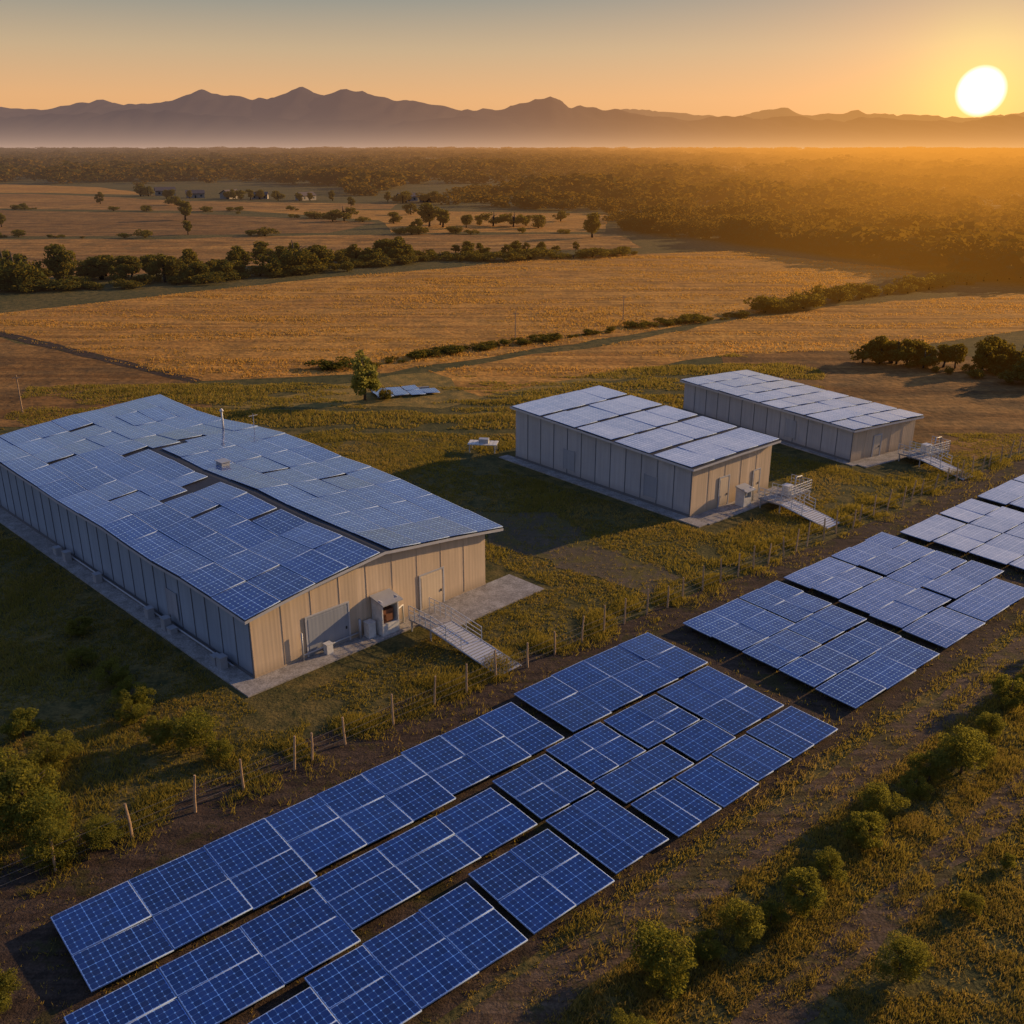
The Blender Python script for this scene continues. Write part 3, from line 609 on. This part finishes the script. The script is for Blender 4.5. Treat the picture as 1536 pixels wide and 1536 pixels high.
# ------------------------------------------------------------------ buildings
def hall(name,label,Oab,rho,W,L,hl,hr,hm,um,rows,mt,rise=(0,0,0),xr=None,over=.6,doors=(),vgap=0.,skew=0.,side='wallside',wave=0.,halfv=None):
    X,Y=AB(*Oab); o=empty(name,(X,Y,0),math.radians(45+rho),label=label,category='warehouse')
    ox=over
    def eave(x,y):
        t=y/L; a,b_,c_=hl+rise[0]*t,hm+rise[1]*t,hr+rise[2]*t
        if x<=um*W: return a+(b_-a)*max(-.1,x/(um*W))
        return b_+(c_-b_)*min(1.1,(x-um*W)/((1-um)*W))
    XR=xr or (lambda y:W+ox)
    def sk(x,y): return y*(1-skew*(1-x/W)) if y>0 else y
    def Pt(x,y,dz=0.):
        xm=um*W
        xx=-ox+(xm+ox)*x if x<=1 else xm+(XR(y)-xm)*(x-1)
        wv=(.10*math.sin(y*.33+x*2.1)+.07*math.sin(y*.9+x*5))*wave
        return (xx,sk(xx,y),eave(xx,y)+.10+wv+dz)
    V=[];F=[];mi=[]
    ny=12
    def quad(a,b_,c_,d_,m_): i=len(V); V.extend([a,b_,c_,d_]); F.append((i,i+1,i+2,i+3)); mi.append(m_)
    for j in range(ny):
        y0,y1=L*j/ny,L*(j+1)/ny
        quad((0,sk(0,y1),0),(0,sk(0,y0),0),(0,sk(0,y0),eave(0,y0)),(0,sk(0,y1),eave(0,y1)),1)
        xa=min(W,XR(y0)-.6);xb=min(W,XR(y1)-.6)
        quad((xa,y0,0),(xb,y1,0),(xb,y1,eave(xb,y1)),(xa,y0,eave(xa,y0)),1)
    for yy,fl in((0,0),(L,1)):
        i=len(V); wv=min(W,XR(yy)-.6); nx=10; xs=[wv*k/nx for k in range(nx+1)]+[um*W]; xs=sorted(set(xs))
        V.extend([(x,sk(x,yy),0) for x in xs]+[(x,sk(x,yy),eave(x,yy)) for x in xs]); m_=len(xs)
        for k in range(m_-1):
            f=(i+k,i+k+1,i+m_+k+1,i+m_+k); F.append(f if not fl else f[::-1]); mi.append(0)
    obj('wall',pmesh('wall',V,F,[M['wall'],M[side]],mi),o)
    b=B(); y=.05
    while y<L:
        ys_=sk(0,y); b.box(-.05,-.003,ys_-.025,ys_+.025,0,eave(0,y)-.02); y+=L/round(L/2.1)
    b.box(-.07,-.052,0,sk(0,L),.0,.35)
    obj('wall_rib',b.mesh('wall_rib',M['ribside']),o)
    b=B().box(.0,W,-.045,-.032,.0,.22); x=.05
    while x<W:
        b.box(x-.018,x+.018,-.03,-.003,0,eave(x,0)-.02); x+=W/round(W/2.4)
    obj('gable_rib',b.mesh('gable_rib',M['wall']),o)
    us=sorted(set([0,1,2]+[u for r in rows for q in r[2] for u in q])); y0=-ox; y1=L+ox*.5
    ys=[y0+(y1-y0)*v for v in sorted(set([0,1]+[v for r in rows for v in r[:2]]))]
    V=[Pt(u,y) for y in ys for u in us]; F=[]
    nu=len(us); nv=len(ys); nb_=len(V)
    V+= [(v[0],v[1],v[2]-.22) for v in V]
    for j in range(nv-1):
        for i in range(nu-1):
            a=j*nu+i; F.append((a,a+1,a+nu+1,a+nu)); F.append((nb_+a,nb_+a+nu,nb_+a+nu+1,nb_+a+1))
    mi=[0]*len(F)
    ring=[i for i in range(nu)]+[j*nu+nu-1 for j in range(1,nv)]+[(nv-1)*nu+i for i in range(nu-2,-1,-1)]+[j*nu for j in range(nv-2,0,-1)]
    for k in range(len(ring)):
        a=ring[k];c_=ring[(k+1)%len(ring)]; F.append((a,a+nb_,c_+nb_,c_)); mi.append(1)
    roof=obj('roof',pmesh('roof',V,F,[M['deckroof'],M['trim']],mi),o)
    for vi,(v0,v1,cols) in enumerate(rows):
        for ui,(u0,u1) in enumerate(cols):
            ya=y0+(y1-y0)*v0;yb=y0+(y1-y0)*v1; e=.003; dz=.12+random.uniform(-.02,.03)
            ca,cb=0,0
            if halfv and (vi,ui) in halfv: ca,cb=halfv[(vi,ui)]
            j1,j2=random.uniform(-.03,.03),random.uniform(-.03,.03)
            g1_=vgap*random.uniform(.6,1.3)
            pts=[Pt(u0+e,ya+.02+g1_+ca,dz+j1),Pt(u1-e,ya+.02+g1_+ca,dz-j2),Pt(u1-e,yb-.02-g1_-cb,dz-j1),Pt(u0+e,yb-.02-g1_-cb,dz+j2)]
            obj('solar_panel',panel_mesh(pts,.06,.04,.4,mt),roof)
    for (x0,x1,z1,m_) in doors:
        d_=obj('door',B().box(x0,x1,-.07,-.046,.12,z1).box(x0+.1,x1-.1,-.09,-.072,.3,z1-.15).mesh('door',M[m_]),o)
        obj('handle',B().box(x1-.28,x1-.18,-.14,-.092,1.1,1.3).mesh('handle',M['dark']),d_)
        obj('door_frame',B().box(x0-.12,x0-.002,-.10,-.046,.1,z1+.12).box(x1+.002,x1+.12,-.10,-.046,.1,z1+.12).box(x0-.002,x1+.002,-.10,-.046,z1+.002,z1+.12).mesh('door_frame',M['trim']),d_)
    return o,Pt,eave
def div(a,b,k,g=0.): 
    w_=(b-a)/k; return [(a+i*w_+g/2,a+(i+1)*w_-g/2) for i in range(k)]
xr1=lambda y: float(np.interp(y,[-1,0,18,30,36,43,54,56],[22.3,22.4,23.6,23.5,23.0,20.9,21.3,21.3]))
rows1=[]
for i,(v0,v1) in enumerate(div(0,1,12)):
    if i<8: cols=div(0,.965,4)+div(1.045,2,4)
    else: cols=div(0,1,4)+div(1,2,4)
    rows1.append((v0,v1,cols))
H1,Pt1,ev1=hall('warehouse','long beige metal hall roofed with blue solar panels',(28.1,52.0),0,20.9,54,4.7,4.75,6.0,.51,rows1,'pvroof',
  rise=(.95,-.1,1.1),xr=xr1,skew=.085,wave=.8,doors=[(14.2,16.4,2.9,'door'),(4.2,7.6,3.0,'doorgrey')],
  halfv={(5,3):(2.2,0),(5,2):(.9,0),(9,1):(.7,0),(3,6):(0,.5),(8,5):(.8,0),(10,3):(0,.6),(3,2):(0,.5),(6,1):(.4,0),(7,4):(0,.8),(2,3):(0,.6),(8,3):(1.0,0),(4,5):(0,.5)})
H2,Pt2,ev2=hall('warehouse','mid sized grey metal hall with solar roof painted pale with sky sheen',(72.9,49.3),-4,12.4,24.8,5.0,5.15,5.1,.5,
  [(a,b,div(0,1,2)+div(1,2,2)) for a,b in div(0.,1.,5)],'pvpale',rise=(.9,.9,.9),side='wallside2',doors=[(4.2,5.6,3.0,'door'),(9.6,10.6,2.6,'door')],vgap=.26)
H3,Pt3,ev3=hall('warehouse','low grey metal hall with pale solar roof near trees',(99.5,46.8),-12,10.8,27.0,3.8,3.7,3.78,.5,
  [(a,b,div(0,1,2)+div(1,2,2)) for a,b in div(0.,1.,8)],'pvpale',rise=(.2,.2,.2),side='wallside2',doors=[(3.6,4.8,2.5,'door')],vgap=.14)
for o,ys in((H2,(4.2,15.5)),(H1,(10,)),(H3,(8,))):
    for y in ys:
        obj('hatch',B().box(-.08,-.055,y,y+1.5,.8,2.9).box(-.10,-.082,y-.1,y-.002,.7,3.).box(-.10,-.082,y+1.502,y+1.6,.7,3.).mesh('hatch',M['doorgrey']),o)
def slab(o,rects,z=.1):
    b=B()
    for (x0,x1,y0,y1) in rects: b.box(x0,x1,y0,y1,-.05,z)
    obj('concrete_apron',b.mesh('concrete_apron',M['concrete']),o)
slab(H1,[(-1.5,-.0,-1.7,49),(.003,13.4,-1.7,-.0),(13.404,23.6,-3.9,-.0)])
slab(H2,[(-1.3,0,-2.2,26.2),(.003,10,-2.4,-.0),(10.004,13.6,-.8,-.0)])
slab(H3,[(-.8,0,-1,27.5),(.003,9,-2.2,-.0)])
v=obj('chimney',B().tube([(0,0,-.3),(0,0,1.7)],[.10,.10],10).tube([(0,0,1.7),(0,0,1.8),(0,0,2.0)],[.2,.22,.05],10).mesh('chimney',M['white'],True),H1); v.location=Pt1(1.75,37.5,.3)
v2=obj('roof_vent',B().box(-.4,.4,-.5,.5,-.2,.35).box(-.5,.5,-.6,.6,.352,.42).mesh('roof_vent',M['steel']),H1); v2.location=Pt1(1.2,27,.1)
v3=obj('antenna',B().tube([(0,0,-.3),(0,0,1.5)],.04,6).tube([(-.5,0,1.3),(.5,0,1.3)],.03,5).mesh('antenna',M['steel']),H1); v3.location=Pt1(1.9,35,.3)
# ------------------------------------------------------------------ walkways
def walkway(po,x,w_,y0,y1,zh,ytop,label):
    o=empty('access_ramp',tuple(po.location),po.rotation_euler[2],label=label,category='ramp')
    obj('platform',B().box(x,x+w_,ytop,y0,zh-.12,zh).mesh('platform',M['concrete']),o)
    b=B(); k=int((ytop-y1)/.28)
    for i in range(k):
        ya=ytop-.02-(ytop-y1)*i/k; yb=ya-(ytop-y1)/k*.72; za=zh-(zh-.1)*i/k; zb=zh-(zh-.1)*(i+.72)/k
        b.hexa([(x+.08,yb,zb-.05),(x+w_-.08,yb,zb-.05),(x+w_-.08,ya,za-.05),(x+.08,ya,za-.05),(x+.08,yb,zb),(x+w_-.08,yb,zb),(x+w_-.08,ya,za),(x+.08,ya,za)])
    obj('ramp_deck',b.mesh('ramp_deck',M['deckmetal']),o)
    for xx in(x,x+w_): obj('ramp_beam',B().tube([(xx,ytop,zh-.03),(xx,y1,.07)],.06,6).mesh('ramp_beam',M['steel']),o)
    ym=ytop-(ytop-y1)*.45; zm=zh-(zh-.1)*.45
    for xx in(x+.04,x+w_-.04):
        b=B()
        for t in(0,.25,.5,.75,1.):
            yy=y0+(ytop-y0)*t; b.tube([(xx,yy,zh),(xx,yy,zh+1.05)],.035,6)
        for hh in(.35,.7,1.05): b.tube([(xx,y0,zh+hh),(xx,ytop,zh+hh),(xx,ym,zm+hh)],.028,6)
        for t in(.5,1.):
            yy=ytop+(ym-ytop)*t; zz=zh+(zm-zh)*t; b.tube([(xx,yy,zz-.02),(xx,yy,zz+1.05)],.035,6)
        obj('railing',b.mesh('railing',M['white']),o)
    lm=B().box(-.05,.05,-.05,.05,0,zh-.125).mesh('leg',M['steel'])
    for xx in(x+.1,x+w_-.1):
        for yy in(y0-.2,ytop+.1): l=obj('leg',lm,o); l.location=(xx,yy,0)
    return o
walkway(H1,11.6,2.0,-1.8,-11.2,.95,-4.2,'metal access ramp leading up to the long hall')
walkway(H2,7.2,2.2,-2.5,-10.2,1.0,-5.0,'metal access ramp with white railings at the grey hall')
walkway(H3,5.0,2.0,-2.3,-10.5,.9,-5.2,'metal access ramp with white railings at the low hall')
def gantry(po,x,y,w_,d_,h,label):
    o=empty('service_platform',tuple(po.location),po.rotation_euler[2],label=label,category='platform')
    obj('platform',B().box(x,x+w_,y,y+d_,h-.1,h).mesh('platform',M['concrete']),o)
    lm=B().box(-.05,.05,-.05,.05,0,h-.102).mesh('leg',M['white'])
    for xx in(x+.1,x+w_/2,x+w_-.1):
        for yy in(y+.1,y+d_-.1): l=obj('leg',lm,o); l.location=(xx,yy,0)
    b=B()
    k=9
    for i in range(k+1):
        xx=x+w_*i/k; b.tube([(xx,y+.03,h),(xx,y+.03,h+1.1)],.03,6)
    for hh in(.3,.56,.83,1.1): b.tube([(x,y+.03,h+hh),(x+w_,y+.03,h+hh)],.028,6)
    for i in range(6):
        yy=y+.03+(d_-.1)*i/5; b.tube([(x+w_,yy,h),(x+w_,yy,h+1.1)],.03,6)
    for hh in(.4,.75,1.1): b.tube([(x+w_,y+.03,h+hh),(x+w_,y+d_-.07,h+hh)],.028,6)
    b.tube([(x,y,.1),(x+w_/2,y,h-.1)],.03,5).tube([(x+w_/2,y,.1),(x+w_,y,h-.1)],.03,5)
    obj('railing',b.mesh('railing',M['white']),o)
    obj('cabinet',B().box(x+.3,x+1.1,y+.6,y+1.3,h+.002,h+.9).box(x+.25,x+1.15,y+.55,y+1.35,h+.902,h+.96).mesh('cabinet',M['white']),o)
    obj('pipe',B().tube([(x+w_-.5,y+.9,h),(x+w_-.5,y+.9,h+1.4),(x+w_-1.5,y+.9,h+1.5),(x+w_-1.5,y+.9,h)],.08,8).mesh('pipe',M['steel'],True),o)
gantry(H2,9.5,-4.6,3.4,2.4,1.0,'raised white railed service platform beside the grey hall')
gantry(H3,7.1,-4.8,3.6,2.4,.9,'raised white railed service platform beside the low hall')
def cabinet(po,x,y,w_,d_,h,label,inner='orange'):
    o=empty('equipment_cabinet',tuple(po.location),po.rotation_euler[2],label=label,category='machine')
    b=B()
    b.box(x,x+.1,y-d_,y,.1,h).box(x+w_-.1,x+w_,y-d_,y,.1,h).box(x+.102,x+w_-.102,y-.1,y,.1,h).box(x+.102,x+w_-.102,y-d_,y-.102,.1,.9)
    obj('housing',b.mesh('housing',M['white']),o)
    obj('hood',B().hexa([(x-.15,y-d_-.35,h-.25),(x+w_+.15,y-d_-.35,h-.25),(x+w_+.15,y,h+.01),(x-.15,y,h+.01),(x-.15,y-d_-.35,h-.15),(x+w_+.15,y-d_-.35,h-.15),(x+w_+.15,y,h+.15),(x-.15,y,h+.15)]).mesh('hood',M['steel']),o)
    obj('machine',B().box(x+.3,x+w_-.3,y-d_+.25,y-.2,.903,1.9).box(x+.45,x+w_-.5,y-d_+.1,y-d_+.245,1.1,1.6).mesh('machine',M[inner]),o)
    obj('pipe',B().tube([(x+w_+.2,y-.5,.1),(x+w_+.2,y-.5,1.3),(x+w_+.9,y-.5,1.5),(x+w_+.9,y-.5,.1)],.09,8).mesh('pipe',M['white'],True),o)
cabinet(H1,9.6,-.12,1.5,1.2,2.8,'white open equipment cabinet with rusty orange machine inside')
cabinet(H2,6.0,-.7,1.2,1.0,1.9,'white equipment cabinet on a concrete apron','steel')
def mbox(x0,x1,y0,y1,z1,o,m='steel'):
    obj('meter_box',B().box(x0,x1,y0,y1,.1,z1).box(x0-.03,x1+.03,y0-.03,y1+.03,z1+.002,z1+.06).mesh('meter_box',M[m]),o)
o=empty('utility_unit',tuple(H1.location),H1.rotation_euler[2],label='grey pipework and meter boxes on a concrete apron',category='pipes')
obj('pipe',B().tube([(3.6,-.3,.1),(3.6,-.3,2.2)],.07,8).tube([(3.6,-.3,.5),(8.4,-.3,.55)],.06,8).tube([(8.3,-.4,.1),(8.3,-.4,1.6)],.1,8).mesh('pipe',M['steel'],True),o)
mbox(8.7,9.3,-.9,-.3,1.2,o,'white'); mbox(5.2,5.7,-.8,-.35,.8,o,'white')
o=empty('utility_unit',tuple(H1.location),H1.rotation_euler[2],label='small grey units along the long side wall',category='pipes')
for y in(2.5,3.3,9.5,10.4,13,22,28,30): mbox(-1.0,-.5,y,y+.6,.1+random.uniform(.4,.9),o)
obj('pipe',B().tube([(-.35,2,.35),(-.35,30,.35)],.06,6).mesh('pipe',M['steel']),o)
X_,Y_=AB(74.0,78.6); o=empty('work_table',(X_,Y_,0),math.radians(-8),label='low white slatted work table beside the grey hall',category='table')
b=B()
for i in range(7): b.box(-1.7+i*.48,-1.26+i*.48,-.9,.9,.95,1.03)
obj('table_top',b.mesh('table_top',M['white']),o)
lm=B().box(-.06,.06,-.06,.06,0,.948).mesh('leg',M['steel'])
for xx in(-1.5,1.4):
    for yy in(-.7,.7): l=obj('leg',lm,o); l.location=(xx,yy,0)
obj('crate',B().box(-.5,.6,-.4,.4,1.032,1.5).mesh('crate',M['steel']),o)
# ------------------------------------------------------------------ utility poles and farmhouses
for x,y in((0.6,176.0),(22,196),(-64,125)):
    o=empty('utility_pole',(x,y,0),.4,label='thin wooden utility pole at a field edge',category='pole',group='utility poles')
    obj('pole',B().tube([(0,0,0),(0,0,5.0)],[.10,.07],7).mesh('pole',M['wood']),o); obj('crossarm',B().box(-.5,.5,-.05,.05,4.6,4.7).mesh('crossarm',M['wood']),o)
for x,y,r,s_ in((-205,668,.3,.8),(-180,660,1.2,.9),(-160,655,.1,.7),(-64,628,.5,.8),(-50,618,-.2,.7),(-235,700,.4,.9),(-128,640,.9,.8)):
    o=empty('farmhouse',(x,y,0),r,s_,label='small pale farmhouse among distant trees',category='house',group='farmhouses at the edge of the wood')
    b=B().box(-7,7,-4,4,0,3.6); i=len(b.V); b.V+=[(-7,-4,3.6),(-7,4,3.6),(-7,0,5.8),(7,-4,3.6),(7,4,3.6),(7,0,5.8)]; b.F+=[(i,i+2,i+1),(i+3,i+4,i+5)]
    obj('wall',b.mesh('wall',M['housewall']),o)
    obj('roof',B().hexa([(-7.5,-4.6,3.3),(7.5,-4.6,3.3),(7.5,0,5.8),(-7.5,0,5.8),(-7.5,-4.6,3.5),(7.5,-4.6,3.5),(7.5,0,6.05),(-7.5,0,6.05)]).hexa([(-7.5,0.002,5.8),(7.5,0.002,5.8),(7.5,4.6,3.3),(-7.5,4.6,3.3),(-7.5,0.002,6.05),(7.5,0.002,6.05),(7.5,4.6,3.5),(-7.5,4.6,3.5)]).mesh('roof',M['houseroof']),o)
    obj('door',B().box(-.6,.6,-4.06,-4.003,0,2.1).mesh('door',M['dark']),o)
    wm=B().box(-.7,.7,-4.06,-4.003,1.1,2.4).mesh('window',M['dark'])
    for xx in(-4.5,4.5): k_=obj('window',wm,o); k_.location=(xx,0,0)
    for q in range(4): plant(random.choice(TREES),x+random.uniform(-20,20),y-random.uniform(6,14),random.uniform(5,8),'tree','rounded tree beside a small farmhouse','tree','farmhouse trees',random.uniform(1.1,1.8))
